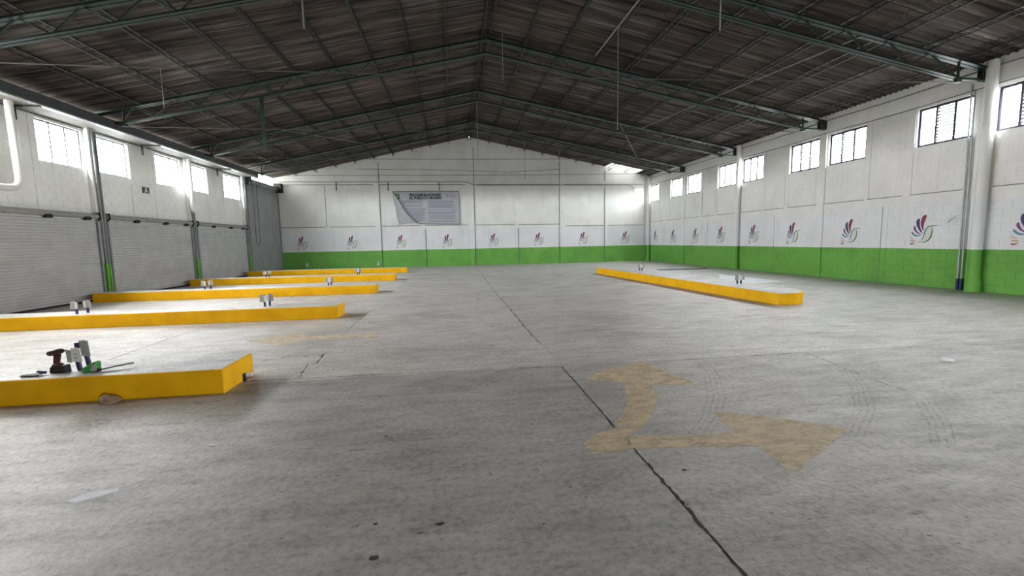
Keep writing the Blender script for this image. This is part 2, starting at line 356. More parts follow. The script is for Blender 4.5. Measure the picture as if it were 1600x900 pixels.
wall_right = tag(grid_wall('wall_right', 'x', XR+BD, XR+.2, [YF, YB+.25], [-.12, roof_z(XR)+.07], [(a, b, RZ0, RZ1) for a, b in R_OPEN], M_WALL),
                 'white block wall with green dado and louvred windows on the right', 'wall', kind='structure')
wall_left = tag(grid_wall('wall_left', 'x', XL-BD, XL-.2, [YF, 25.66], [-.12, roof_z(XL)-.10], [(a, b, LZ0, LZ1) for a, b in L_OPEN], M_WALL),
                'white block wall above grey roller shutters on the left', 'wall', kind='structure')
m = MB(); m.box(XL-.2, XL-BD, 25.66, YB+.25, -.12, 5.16); wl4 = m.build('shutter_backing', M_WHITE, wall_left)
gx = [XL-.25, RIDGE_X, XR+.25]
m = MB(); m.prism([(gx[0], YB, -.12), (gx[2], YB, -.12), (gx[2], YB, roof_z(gx[2])+.05), (RIDGE_X, YB, RIDGE_Z+.05), (gx[0], YB, roof_z(gx[0])+.05)], (0, .2, 0))
wall_back = tag(m.build('wall_back', M_WALLX), 'white gable wall with green dado at the far end', 'wall', kind='structure')
m = MB(); m.prism([(gx[0], YF-.2, -.12), (6.2, YF-.2, -.12), (6.2, YF-.2, 2.3), (8.1, YF-.2, 2.3), (8.1, YF-.2, -.12), (gx[2], YF-.2, -.12), (gx[2], YF-.2, roof_z(gx[2])+.05), (RIDGE_X, YF-.2, RIDGE_Z+.05), (gx[0], YF-.2, roof_z(gx[0])+.05)], (0, .2, 0))  # unseen doorway, added to throw frontal light on the kerb faces
tag(m.build('wall_front', M_WALLX), 'white gable wall with an added light opening behind the viewpoint', 'wall', kind='structure')

# block courses: the nearest blocks one by one, the rest joined
def blocks(wall, xin, sgn, ylo, yhi, zlo, zhi, holes, nsingle, near):
    rec = []; k0 = int(round(zlo/.2))
    for k in range(k0, int(zhi/.2)+1):
        z0, z1 = max(k*.2, zlo)+.006, min((k+1)*.2, zhi)-.006
        if z1-z0 < .03: continue
        y = math.floor(ylo/.4)*.4 + (.2 if k % 2 else 0) - .4
        while y < yhi:
            segs = [(max(y, ylo), min(y+.4, yhi))]
            for a, b, c, d in holes:
                if z1 <= c+.02 or z0 >= d-.02: continue
                ns = []
                for p, q in segs:
                    if q <= a or p >= b: ns.append((p, q))
                    else:
                        if p < a: ns.append((p, a-.004))
                        if q > b: ns.append((b+.004, q))
                segs = ns
            for p, q in segs:
                if q-p > .06: rec.append((p+.005, q-.005, z0, z1))
            y += .4
    rec.sort(key=lambda r: (abs(r[0]-near) if r[0] >= near-.3 else 99) + .05*abs(r[2]-1.6))
    cache = {}; big = MB(); d = BD
    for n, (p, q, z0, z1) in enumerate(rec):
        if n < nsingle:
            key = (round(q-p, 3), round(z1-z0, 3))
            if key not in cache:
                m = MB(); a, b = key; i = .0025
                m.hexa([(sgn*d, 0, 0), (sgn*d, a, 0), (sgn*d, a, b), (sgn*d, 0, b), (0, i, i), (0, a-i, i), (0, a-i, b-i), (0, i, b-i)])
                if sgn < 0: m.f = [tuple(reversed(f)) for f in m.f]
                cache[key] = m.mesh('block', M_WALL)
            inst('block', cache[key], wall, (xin, p, z0))
        else:
            i = .0025; x1 = xin+sgn*d
            j = len(big.v); big.v += [Vector(v) for v in ((x1, p, z0), (x1, q, z0), (x1, q, z1), (x1, p, z1), (xin, p+i, z0+i), (xin, q-i, z0+i), (xin, q-i, z1-i), (xin, p+i, z1-i))]
            fs = ((4, 5, 6, 7), (0, 1, 5, 4), (1, 2, 6, 5), (2, 3, 7, 6), (3, 0, 4, 7))
            big.f += [tuple(j+t for t in (f if sgn < 0 else reversed(f))) for f in fs]
    tag(big.build('block_courses', M_WALL, wall, fix=False), kind='stuff')
blocks(wall_right, XR, 1, 6.0, YB, 0, 5.75, [(a, b, RZ0, RZ1) for a, b in R_WIN], 300, 9.4)
blocks(wall_left, XL, -1, 9.0, 25.5, 2.6, 5.4, [(a, b, LZ0, LZ1) for a, b in L_WIN+[(8.7, 10.2)]], 200, 12.5)

# right wall frame: columns, beams and slender tie columns
P = .035
for y in (10.12, 15.27, 20.25, 25.4):
    MB().box(XR-P*1.6, XR+.1, y-.15, y+.15, -.1, roof_z(XR)).build('column', M_WALL, wall_right)
MB().box(XR-P*.6, XR+.1, YF+.1, YB-.01, 2.55, 2.78).build('beam', M_WALL, wall_right)
MB().box(XR-P*.9, XR+.1, YF+.1, YB-.01, 5.42, 5.66).build('beam', M_WALL, wall_right)
for y in (12.02, 13.42, 17.05, 18.47, 22.07, 23.5, 27.15, 28.65):
    MB().box(XR-.02, XR+.1, y-.075, y+.075, 2.78, 5.42).build('tie_column', M_WALL, wall_right)
for y in (12.7, 17.6, 22.72, 27.8):
    MB().box(XR-.009, XR+.1, y-.085, y+.085, -.1, 2.55).build('tie_column', M_WALL, wall_right)
# back wall frame
for x in (-4.85, 1.38, 7.72, 13.98):
    MB().box(x-.17, x+.17, YB-.06, YB+.1, -.1, min(roof_z(x-.17), roof_z(x+.17))).build('column', M_WALL, wall_back)
for x in (-8.02, -1.87, 4.47, 10.92):
    MB().box(x-.09, x+.09, YB-.025, YB+.1, -.1, 5.45).build('tie_column', M_WALL, wall_back)
MB().box(XL, XR, YB-.028, YB+.1, 2.52, 2.72).build('beam', M_WALL, wall_back)
MB().box(XL, XR, YB-.028, YB+.1, 5.45, 5.68).build('beam', M_WALL, wall_back)
MB().box(-6.7, 9.6, YB-.02, YB+.1, 6.50, 6.66).build('beam', M_WALL, wall_back)
# left wall frame
for y in (15.53, 20.5, 25.5):
    MB().box(XL-.1, XL+.13, y-.15, y+.15, -.1, 5.42).build('column', M_WALL, wall_left)
for y in (13.66, 17.28, 18.52, 22.2, 23.55):
    MB().box(XL-.1, XL+.018, y-.06, y+.06, 2.6, LZ0 if False else 5.25).build('tie_column', M_WALL, wall_left)
MB().box(XL-.1, XL+.02, 9.0, 25.4, 5.25, 5.45).build('beam', M_WALL, wall_left)
MB().box(XL-.1, XL+.03, 9.0, 25.4, 2.45, 2.66).build('beam', M_WALL, wall_left)

M_JOINT = plain('joint_dirt_shade', (.16, .155, .145), .85, 0, .3, 6)  # dirty joints; the dark strips also paint in the shadow of the gaps
def joint_x(wall, x, y0, y1, z0, z1): MB().box(x, x+.004, y0, y1, z0, z1).build('joint', M_JOINT, wall, fix=False)
for y0, y1 in ((9.0, 9.85), (10.5, 11.95), (12.2, 13.36), (13.48, 15.1), (15.44, 16.9), (17.2, 18.4), (18.55, 20.0), (20.45, 21.95), (22.15, 23.4), (23.6, 25.2), (25.6, 27.6), (27.9, 29.9)):
    joint_x(wall_right, XR-.024, y0, y1, 2.78, 2.80)
for y, z0, z1 in ((12.79, 0, 2.5), (17.69, 0, 2.5), (22.81, 0, 2.5), (27.89, 0, 2.5), (15.44, 0, 4.2), (25.57, 0, 4.1), (20.42, 0, 5.0), (17.14, 2.9, 4.15), (22.16, 2.9, 4.15), (23.41, 2.9, 4.15), (27.24, 2.9, 4.15), (28.74, 2.9, 4.15)):
    joint_x(wall_right, XR-.005, y, y+.02, z0, z1)
for x0, x1, z in ((-10.9, -8.15, 2.72), (-7.9, -5.05, 2.72), (-4.6, -2.0, 2.74), (-1.75, 1.15, 2.74), (1.6, 4.35, 2.73), (4.6, 7.5, 2.72), (7.95, 10.8, 2.58), (11.05, 13.75, 2.58), (-10.9, 1.0, 5.44), (1.8, 13.6, 5.44)):
    MB().box(x0, x1, YB-.034, YB-.02, z, z+.035).build('joint', M_JOINT, wall_back, fix=False)
for x, z0, z1 in ((-8.11, 2.75, 5.4), (-4.67, 0, 6.9), (-1.77, 0, 2.5), (1.57, 0, 7.9), (4.57, 0, 2.5), (7.52, 0, 7.0), (10.80, 0, 5.3), (10.80, 5.7, 6.4), (13.79, 0, 5.9)):
    MB().box(x, x+.035, YB-.03, YB-.004, z0, z1).build('joint', M_JOINT, wall_back, fix=False)

# ------------------------------------------------------------------ windows
M_LOUVRE_EDGE = plain('louvre_slat_blue_grey', (.014, .014, .026), .4, 0, .1, 8)
def make_window_right(n, a, b, label):
    w = thing('window_%d' % n, (XR, (a+b)/2, RZ0), label, 'window', kind='structure'); x0, x1 = XR+.05, XR+.10; t = .065
    f = MB(); f.prism([(x0, a, RZ0), (x0, b, RZ0), (x0, b, RZ1), (x0, a, RZ1)], (0, 0, 0)) if False else None
    for (p, q, r, s) in ((a, b, RZ0, RZ0+t), (a, b, RZ1-t, RZ1), (a, a+t, RZ0+t, RZ1-t), (b-t, b, RZ0+t, RZ1-t)):
        MB().box(x0, x1, p, q, r, s).build('frame_bar', M_FRAME, w, fix=False)
    L = (b-a)/3
    for k in (1, 2): MB().box(x0, x1, a+k*L-t/2, a+k*L+t/2, RZ0+t, RZ1-t).build('mullion', M_FRAME, w, fix=False)
    for k in (0, 2): MB().box(x0+.022, x0+.027, a+k*L+t/2, a+(k+1)*L-t/2, RZ0+t, RZ1-t).build('pane', M_GLASS, w, fix=False)
    N = 11; h = (RZ1-RZ0-2*t)/N
    for k in range(N):
        z = RZ0+t+h*(k+.5); m = MB(); m.hexa([(x0-.012, a+L+t/2, z+.022), (x0-.006, a+L+t/2, z+.014), (x0-.006, a+2*L-t/2, z+.014), (x0-.012, a+2*L-t/2, z+.022),
                                              (x0+.056, a+L+t/2, z-.004), (x0+.062, a+L+t/2, z-.012), (x0+.062, a+2*L-t/2, z-.012), (x0+.056, a+2*L-t/2, z-.004)])
        ls = m.build('louvre_slat', M_LOUVRE_EDGE, w)
        MB().box(x0-.02, x0+.03, a+2*L-.035, a+2*L-.012, z-.03, z+.035).build('louvre_clip', M_FRAME, ls, fix=False)
    MB().box(XR-.02, XR+.1, a-.03, b+.03, RZ0-.05, RZ0).build('sill', M_WHITE, w, fix=False)
nr = len(R_WIN)
for k, (a, b) in enumerate(R_WIN):
    far = nr-1-k
    lab = ['louvred window at the right picture edge beside the thick downpipe', ][0] if k == 0 else 'three-light window with louvred middle on the right wall, %s from the back corner' % ORD[far]
    make_window_right(k+1, a, b, lab)
def make_window_left(n, a, b, label):
    w = thing('window_%d' % n, (XL, (a+b)/2, LZ0), label, 'window', kind='structure'); x0, x1 = XL-.12, XL-.07; t = .04
    for (p, q, r, s) in ((a, b, LZ0, LZ0+t), (a, b, LZ1-t, LZ1), (a, a+t, LZ0+t, LZ1-t), (b-t, b, LZ0+t, LZ1-t)):
        MB().box(x0, x1, p, q, r, s).build('frame_bar', M_LFRAME, w, fix=False)
    L = (b-a)/3
    for k in (1, 2): MB().box(x0, x1, a+k*L-.022, a+k*L+.022, LZ0+t, LZ1-t).build('mullion', M_LFRAME, w, fix=False)
    for k in range(3): MB().box(x0+.022, x0+.027, a+k*L+.022, a+(k+1)*L-.022, LZ0+t, LZ1-t).build('pane', M_GLASS, w, fix=False)
nl = len(L_WIN)
for k, (a, b) in enumerate(L_WIN):
    if k == 0: continue
    make_window_left(nr+k, a, b, 'bright window high over the roller shutters, %s from the back' % ORD[nl-1-k])

# ------------------------------------------------------------------ roof sheets
ceiling = thing('ceiling', (RIDGE_X, 10, RIDGE_Z), 'dark corrugated fibre-cement roof on both slopes', 'roof', kind='structure')
PITCH_C = .177; NC = 8; SW = NC*PITCH_C
def sheet_mesh(length, sgn, ncor, mat, name, steps=6):
    m = MB(); n = ncor*steps + 1; t = .007
    for zoff in (0, t):
        for u in (0, length):
            for k in range(n): m.v.append(Vector((sgn*u, k*PITCH_C/steps, .036*math.cos(2*math.pi*k/steps) + zoff)))
    A = lambda lay, row, k: lay*2*n + row*n + k
    for k in range(n-1):
        m.f += [(A(0, 0, k), A(0, 0, k+1), A(0, 1, k+1), A(0, 1, k)), (A(1, 0, k), A(1, 1, k), A(1, 1, k+1), A(1, 0, k+1))]
        for r in (0, 1): m.f.append((A(0, r, k), A(0, r, k+1), A(1, r, k+1), A(1, r, k)))
    me = m.mesh(name, mat)
    for p in me.polygons: p.use_smooth = True
    try: me.set_sharp_from_angle(angle=math.radians(60))
    except Exception: pass
    return me
RL = 2.42; ang_l, ang_r = math.atan(SL), math.atan(SR)
rows_l = [RL]*5 + [(RIDGE_X - XL + .35)/math.cos(ang_l) - 5*RL]; rows_r = [RL]*5 + [(XR + .35 - RIDGE_X)/math.cos(ang_r) - 5*RL]
Y0 = YB + .25 - 21*SW
for sgn, rows, ang in ((-1, rows_l, -ang_l), (1, rows_r, ang_r)):
    u = 0
    for r, ln in enumerate(rows):
        me = sheet_mesh(ln + .12, sgn, NC, M_ROOF, 'roof_sheet'); mk = sheet_mesh(ln + .12, sgn, NC, M_MILKY, 'skylight_sheet')
        for c in range(21):
            zoff = .058 + .012*((r) % 2) + .0055*(c % 2)
            milky = sgn > 0 and c == 20 and r in (4,)
            q = u - (.12 if r else 0) + .02
            loc = Vector((sgn*q*math.cos(ang), Y0 + c*SW - 10, -q*math.sin(abs(ang)) + zoff))
            inst('skylight_sheet' if milky else 'roof_sheet', mk if milky else me, ceiling, loc, (0, ang, 0))
        u += ln
    # rows out of view behind the viewpoint
    n = int((Y0 - YF + .4)/PITCH_C)
    me = sheet_mesh(u, sgn, n, M_ROOF, 'roof_sheet_rows'); o = inst('roof_sheet_rows', me, ceiling, (0, Y0 - n*PITCH_C + .02 - 10, .075), (0, ang, 0)); tag(o, kind='stuff')
m = MB(); m.prism([(RIDGE_X-.35, YF-.3, roof_z(RIDGE_X-.35)+.10), (RIDGE_X, YF-.3, RIDGE_Z+.13), (RIDGE_X+.35, YF-.3, roof_z(RIDGE_X+.35)+.10), (RIDGE_X+.35, YF-.3, roof_z(RIDGE_X+.35)+.115), (RIDGE_X, YF-.3, RIDGE_Z+.15), (RIDGE_X-.35, YF-.3, roof_z(RIDGE_X-.35)+.115)], (0, YB-YF+.6, 0))
m.build('ridge_cap', M_ROOF, ceiling)
portal((12.1, YB+.25-SW/2, roof_z(12.1)+.2), (0, ang_r, 0), 2.3, SW)

# ------------------------------------------------------------------ purlins (open-web joists along the hall)
PX_L = [RIDGE_X-.12-1.213*k for k in range(0, 10)]; PX_R = [RIDGE_X+.12+1.2*k for k in range(0, 11)]
def purlin(x, label, deep):
    z1 = roof_z(x)+.012; z0 = z1-deep; t = thing('purlin', (x, 10, z0), label, 'purlin', 'roof purlins'); ya, yb = 2.2, YB-.01
    MB().bar((x, ya, z1-.016), (x, yb, z1-.016), .05, .03).build('top_chord', M_DARK_STEEL, t)
    MB().bar((x, ya, z0+.012), (x, yb, z0+.012), .036, .024).build('bottom_chord', M_DARK_STEEL, t)
    pts = []; y = ya; k = 0
    while y < yb: pts.append((x, y, z1-.03 if k % 2 else z0+.02)); y += .17; k += 1
    m = MB()
    m.tube(pts, .008, 4); m.build('web', M_DARK_STEEL, t)
for k, x in enumerate(PX_L): purlin(x, 'thin lattice purlin on the left roof slope, %s down from the ridge' % ORD[k], .20 if k in (4, 8) else .15)
for k, x in enumerate(PX_R): purlin(x, 'thin lattice purlin on the right roof slope, %s down from the ridge' % ORD[k], .20 if k in (4, 8) else .15)

# ------------------------------------------------------------------ trusses
LE, RE = -9.98, 13.15       # where the bottom chords end
def truss(yr, yl, label):
    Y = lambda x: yr + (yl-yr)*(XR-x)/(XR-XL); y = (yr+yl)/2
    t = thing('roof_truss', (RIDGE_X, y, 5.3), label, 'truss', 'green roof trusses')
    zt = lambda x: roof_z(x)-.155; zb = lambda x: roof_z(x)-.68
    a = .075; th = .010; gap = .014
    for (x0, x1) in ((XL+.1, RIDGE_X), (RIDGE_X, XR-.1)):
        for s in (-1, 1):
            MB().angle((x0, Y(x0)+s*gap, zt(x0)-.10), (x1, Y(x1)+s*gap, zt(x1)-.10), .10, th, flip=(-s)).build('top_chord_angle', M_GREEN_STEEL, t)
    for (x0, x1) in ((LE, RIDGE_X), (RIDGE_X, RE)):
        for s in (-1, 1):
            MB().angle((x0, Y(x0)+s*gap, zb(x0)), (x1, Y(x1)+s*gap, zb(x1)), a, th, flip=(-s)).build('bottom_chord_angle', M_GREEN_STEEL, t)
    def web(x0, z0, x1, z1, w=.05): MB().bar((x0, Y(x0), z0), (x1, Y(x1), z1), .022, w, (0, 1, 0)).build('web_bar', M_GREEN_STEEL, t)
    for xs, end in ((PX_L, LE), (PX_R, RE)):
        for k in range(len(xs)-1):
            xa, xb = xs[k], xs[k+1]
            if (xb < LE+.1) or (xb > RE-.1): continue
            xm = (xa+xb)/2
            web(xa, zt(xa)-.06, xm, zb(xm)+.04); web(xm, zb(xm)+.04, xb, zt(xb)-.06)
    for e, sg, wall in ((LE, -1, XL+.02), (RE, 1, XR-.06)):
        web(e, zb(e), e, zt(e)-.05, .06)                                        # end post
        xs = PX_L if sg < 0 else PX_R; xn = [x for x in xs if (x > LE+.1 if sg < 0 else x < RE-.1)][-1]
        web(e, zb(e)+.04, xn, zt(xn)-.06)
        MB().bar((e, Y(e), zb(e)+.03), (wall, Y(wall), zb(e)+.03), .06, .055).build('end_strut', M_GREEN_STEEL, t)
        web(e, zb(e)+.05, wall-sg*.12, zt(wall)-.05)
        MB().box(e-.07, e+.07, Y(e)-.05, Y(e)+.05, zb(e)-.06, zb(e)+.07).build('node_plate', M_GREEN_STEEL, t)
        y = Y(e); x0, x1 = sorted((wall, wall-sg*.28)); MB().prism([(x0, y-.06, zb(e)), (x1, y-.06, zb(e)), (x1, y-.06, zt(x1)-.02), (x0, y-.06, zt(x0)-.02)], (0, .012, 0)).build('gusset_plate', M_DARK_STEEL, t)
        MB().prism([(x0, y+.05, zb(e)), (x1, y+.05, zb(e)), (x1, y+.05, zt(x1)-.02), (x0, y+.05, zt(x0)-.02)], (0, .012, 0)).build('gusset_plate', M_DARK_STEEL, t)
    return t
TY = [(10.12, 10.5), (15.2, 15.5), (20.22, 20.5), (25.3, 25.45)]
for k, (yr, yl) in enumerate(TY): truss(yr, yl, ['green steel roof truss cut off by the top of the picture', 'green steel roof truss second from the camera, with a post hanging', 'green steel roof truss third from the camera', 'green steel roof truss nearest the back wall'][k])
for k, (yr, yl) in enumerate(TY):
    zl, zr = roof_z(LE)-.74, roof_z(RE)-.74; pts = []
    for i in range(25):
        s = i/24; x = LE+(RE-LE)*s; pts.append((x, yl+(yr-yl)*s, zl+(zr-zl)*s - .12*4*s*(1-s)*(.4 if k == 3 else .7)))
    tag(MB().tube(pts, .012, 6).build('tie_cable', M_WIRE), ['taut tie cable across the hall under the nearest truss', 'taut tie cable under the second truss', 'taut tie cable under the third truss', 'dark tie cable level in front of the back wall'][k], 'cable', 'tie cables')
m = MB(); m.angle((-5.97, 15.47, 6.34), (-5.97, 15.47, 4.66), .12, .012); m2 = MB().box(-6.0, -5.74, 15.36, 15.50, 4.64, 4.66)
t = thing('hanging_post', (-5.97, 15.40, 4.64), 'dark green steel post hanging from the second truss on the left', 'post'); m.build('shaft', M_GREEN_STEEL, t); m2.build('foot_plate', M_GREEN_STEEL, t)
def rod(name, pts, r, mat, label, cat): return tag(MB().tube(pts, r, 6).build(name, mat), label, cat)
def drop_rod(x, y, z0, label, z1=None): rod('hanging_rod', [(x, y, z1 if z1 else roof_z(x)+.04), (x, y, z0)], .011, M_PALEROD, label, 'rod')
t = thing('conduit', (4.86, 12.5, 7.6), 'pale conduit along the right slope with a long rod hanging', 'conduit')
MB().tube([(4.86, 10.6, 7.58), (4.86, 14.5, 7.60)], .018, 8).build('pipe', M_PALEROD, t); MB().tube([(4.86, 12.48, 7.56), (4.86, 12.52, 7.56)], .045, 10).build('junction_box', M_PALEROD, t); MB().tube([(4.86, 12.5, 7.55), (4.86, 12.5, 4.75)], .011, 6).build('drop_rod', M_PALEROD, t)
drop_rod(-2.05, 7.1, 4.75, 'short pale rod hanging at the top edge left of centre', 7.7); drop_rod(4.18, 6.56, 4.75, 'pale rod hanging at the top edge right of centre', 7.9)
drop_rod(1.88, 15.2, 7.0, 'dim rod hanging just right of the ridge'); drop_rod(1.30, 20.36, 5.25, 'thin rod from the ridge down to the third tie cable', 7.89)
drop_rod(6.35, 25.35, 5.38, 'thin rod above the back wall right of the tall column', 6.92); drop_rod(4.3, 25.36, 5.1, 'thin rod hanging before the middle of the back wall', 7.32)
drop_rod(-7.95, 14.0, 5.55, 'thin wire hanging over the left slope before the second truss')
for pts, lab in (([(9.05, 20.2, 6.78), (9.6, 15.3, 6.66), (10.3, 10.2, 6.52)], 'diagonal brace rod along the right slope from third to nearest truss'),
                 ([(11.0, 25.2, 6.40), (8.0, 20.3, 6.98)], 'diagonal brace rod between the two far trusses on the right'),
                 ([(-4.5, 25.2, 7.02), (-7.0, 20.3, 6.48)], 'diagonal brace rod between the two far trusses on the left')):
    rod('brace_rod', pts, .012, M_PALEROD, lab, 'rod')

# ------------------------------------------------------------------ gutter along the left eave
GY0, GY1 = 6.0, 25.6
t = thing('trim_1', (XL, 15, 5.3), 'grey box gutter with pale soffit along the left eave', 'gutter', kind='structure')
gx1 = -10.25
MB().box(XL, gx1, GY0, GY1, 5.30, 5.32).build('soffit', M_SOFFIT, t)
m = MB(); m.prism([(gx1, GY0, 5.30), (gx1+.015, GY0, 5.30), (gx1+.025, GY0, 5.54), (gx1+.01, GY0, 5.54)], (0, GY1-GY0, 0)); m.build('gutter_side', M_GUTTER, t)
for dz, dx in ((5.27, .0), (5.27, -.10)):
    MB().box(gx1-.03+dx, gx1+.03+dx, GY0, GY1, dz-.02, dz+.02).build('edge_rail', M_GALV, t)
MB().box(XL, XL+.03, GY0, GY1, 5.25, 5.28).build('wall_rail', M_WIRE, t)
def hook(p0, p1, p2, label):
    h = thing('pipe_hook', p2, label, 'bracket', 'pipe hooks'); MB().bar(p0, p1, .05, .05).build('arm', M_DARK_STEEL, h); MB().bar((p1[0], p1[1], p1[2]+.025), p2, .05, .05).build('drop', M_DARK_STEEL, h)
for y, lab in ((17.6, 'dark hook bracket on the left eave between the first two columns'), (22.65, 'dark hook bracket on the left eave between the two far columns'), (13.0, 'dark hook bracket on the left eave beside the bent white pipe')):
    hook((gx1, y, 5.235), (-10.85, y, 5.235), (-10.85, y, 4.9), lab)
for x, w in ((-7.33, 'left'), (-4.06, 'middle'), (-.74, 'right')):
    hook((x, YB-.02, 5.56), (x, YB-.16, 5.56), (x, YB-.16, 5.06), 'dark hook bracket on the back wall, %s of three' % w)

# ------------------------------------------------------------------ roller shutters on the left
def curtain(y0, y1, z0, z1, x, slat=.08, dep=.026):
    m = MB(); n = int((z1-z0)/slat); pr = []
    for k in range(n):
        z = z0+(z1-z0)*k/n; h = (z1-z0)/n
        pr += [(x-dep, z), (x-dep*.1, z+h*.25), (x, z+h*.5), (x-dep*.1, z+h*.75)]
    pr.append((x-dep, z1)); i = len(pr); m.v = [Vector((a, y0, b)) for a, b in pr] + [Vector((a, y1, b)) for a, b in pr]
    m.f = [(k, k+1, i+k+1, i+k) for k in range(i-1)]; j = len(m.v)
    m.v += [Vector((x-.04, y0, z0)), Vector((x-.04, y0, z1)), Vector((x-.04, y1, z0)), Vector((x-.04, y1, z1))]
    m.f += [(j, j+1, j+3, j+2), tuple([j]+list(range(0, i))+[j+1]), tuple([j+2]+list(range(i, 2*i))+[j+3]), (0, i, j+2, j), (i-1, 2*i-1, j+3, j+1)]
    return m
SHX = -10.96
for y0, y1, lab in ((10.72, 15.36, 'wide grey slatted roller shutter at the left picture edge'), (15.7, 20.33, 'grey slatted roller shutter between the two nearer columns'), (20.67, 25.33, 'grey slatted roller shutter between the two farther columns')):
    t = thing('roller_shutter', (SHX, (y0+y1)/2, 0), lab, 'shutter', 'low roller shutters')
    curtain(y0+.05, y1-.05, .04, 2.55, SHX).build('curtain', M_SHUTTER, t, fix=False)
    MB().box(SHX-.03, SHX+.015, y0+.05, y1-.05, 0, .055).build('bottom_gap_strip', M_BLACK, t)  # black strip paints in the dark gap under the curtain
    for y in (y0, y1-.06): MB().box(SHX-.06, SHX+.05, y, y+.06, 0, 2.6).build('guide_rail', M_GREY_PAINT, t)
    RT = MB().tube([(SHX+.02, y0-.02, 2.61), (SHX+.02, y1+.02, 2.61)], .085, 14).build('roller_tube', M_TUBE, t, smooth=True)
    for y in (y0+.02, y1-.02):
        MB().prism([(SHX-.08, y-.012, 2.72), (SHX+.12, y-.012, 2.72), (SHX+.14, y-.012, 2.55), (SHX+.02, y-.012, 2.42), (SHX-.08, y-.012, 2.42)], (0, .024, 0)).build('bracket', M_BLACK, RT)
    for f in (.28, .62, .9):
        y = y0+(y1-y0)*f; MB().tube([(SHX+.07, y-.10, 2.53), (SHX+.07, y+.10, 2.53)], .06, 10).build('stop_lug', M_BLACK, RT)
t = thing('roller_shutter', (SHX, 27.9, 0), 'tall plain grey roller shutter in the far left corner', 'shutter')
curtain(25.78, 30.02, .04, 5.02, SHX, .085, .006).build('curtain', M_SHUTTER_DARK, t, fix=False)
MB().box(SHX-.03, SHX+.012, 25.78, 30.02, 0, .05).build('bottom_gap_strip', M_BLACK, t)  # dark gap at the floor, again put in as a black strip
for y in (25.72, 30.0): MB().box(SHX-.06, SHX+.05, y, y+.07, 0, 5.1).build('guide_rail', M_GREY_PAINT, t)
MB().tube([(SHX+.0, 25.7, 5.14), (SHX+.0, 30.1, 5.14)], .16, 16).build('roller_drum', M_SHUTTER_DARK, t, smooth=True)
MB().box(SHX-.1, SHX+.35, 29.72, 30.1, 4.93, 5.5).build('motor_box', M_BLACK, t)
MB().box(SHX-.1, SHX+.22, 25.66, 25.95, 4.9, 5.45).build('bearing_box', M_DARK_STEEL, t)
pts = [(SHX+.12, 26.25, 5.1), (SHX+.1, 26.25, 2.2)] + [Vector((SHX+.1, 26.5, 2.0)) + Vector((0, -.25*math.cos(a*math.pi/8), -.35*math.sin(a*math.pi/8))) for a in range(1, 8)] + [(SHX+.1, 26.75, 2.2), (SHX+.12, 26.75, 5.1)]
MB().tube(pts, .012, 6).build('hand_chain', M_DARK_STEEL, t)
for k in range(2): MB().tube([(SHX+.05, 26.3+k*.32, 4.95), (SHX+.05, 26.32+k*.32, 2.9)], .008, 5).build('pull_cord', M_PALEROD, t)
# milky strip of sheets over the tall shutter
t = thing('window_15', (XL-.1, 27.9, 5.2), 'bright milky strip above the tall corner shutter', 'window', kind='structure')
for k in range(4): MB().box(XL-.12, XL-.115, 25.7+k*1.1, 25.7+(k+1)*1.1-.02, 5.17, 5.95).build('pane', M_MILKY_CLEAR, t)
MB().box(XL-.11, XL-.06, 25.66, YB, 5.52, 5.56).build('rail', M_DARK_STEEL, t); MB().box(XL-.14, XL-.06, 25.66, YB, 5.16, 5.2).build('rail', M_WHITE, t)
portal((XL-.3, 27.9, 5.55), (0, -math.pi/2, 0), .75, 4.4)
# pipes beside the left columns
for y, w in ((15.53, 'nearest'), (20.5, 'middle'), (25.5, 'farthest')):
    for dy, r in ((-.05, .035), (.07, .03)):
        t = thing('conduit', (XL+.175, y+dy, 0), '%s vertical conduit on the %s left column' % ('thicker' if dy < 0 else 'thinner', w), 'conduit', 'column conduits')
        MB().tube([(XL+.175, y+dy, 1.12), (XL+.175, y+dy, 5.22)], r, 10).build('tube', M_GREY_PAINT, t, smooth=True); MB().tube([(XL+.175, y+dy, 0), (XL+.175, y+dy, 1.13)], r+.004, 10).build('green_foot', M_WALL, t, smooth=True)
for y, w in ((20.25, 'middle'), ):
    pts = [(XL+.31, y, 5.25), (XL+.31, y, 3.25), (XL+.31, y+.015, 3.17), (XL+.31, y+.06, 3.11), (XL+.31, y+.13, 3.09), (XL+.31, y+.30, 3.08)]
    tag(MB().tube(pts, .075, 12).build('downpipe', M_PVC, smooth=True), 'white downpipe with an elbow on the middle left column', 'pipe')
pts = [(XL+.3, 12.80, 5.42), (XL+.3, 12.82, 3.42), (XL+.3, 12.79, 3.28), (XL+.3, 12.68, 3.18), (XL+.3, 12.5, 3.15), (XL+.3, 10.5, 3.13)]
tag(MB().tube(pts, .085, 14).build('downpipe', M_PVC, smooth=True), 'white bent downpipe high on the wall at the left picture edge', 'pipe')
# evacuation sign
t = thing('exit_sign', (XL+.01, 17.94, 3.7), 'small dark green exit sign between the left windows', 'sign')
MB().box(XL, XL+.012, 17.75, 18.13, 3.6, 3.82).build('plate', plain('sign_green', (.035, .075, .055), .5), t)
def on_left(poly): return [(XL+.012, y, z) for y, z in poly]
for poly, nm in (([(17.86, 3.62), (17.9, 3.62), (17.95, 3.70), (18.0, 3.63), (18.05, 3.62), (17.99, 3.73), (17.98, 3.77), (17.9, 3.77), (17.91, 3.71)], 'running_figure'), ([(17.92, 3.78), (17.97, 3.78), (17.97, 3.81), (17.92, 3.81)], 'figure_head')):
    MB().prism(on_left(poly), (.003, 0, 0)).build(nm, M_PLATE_WHITE, t)

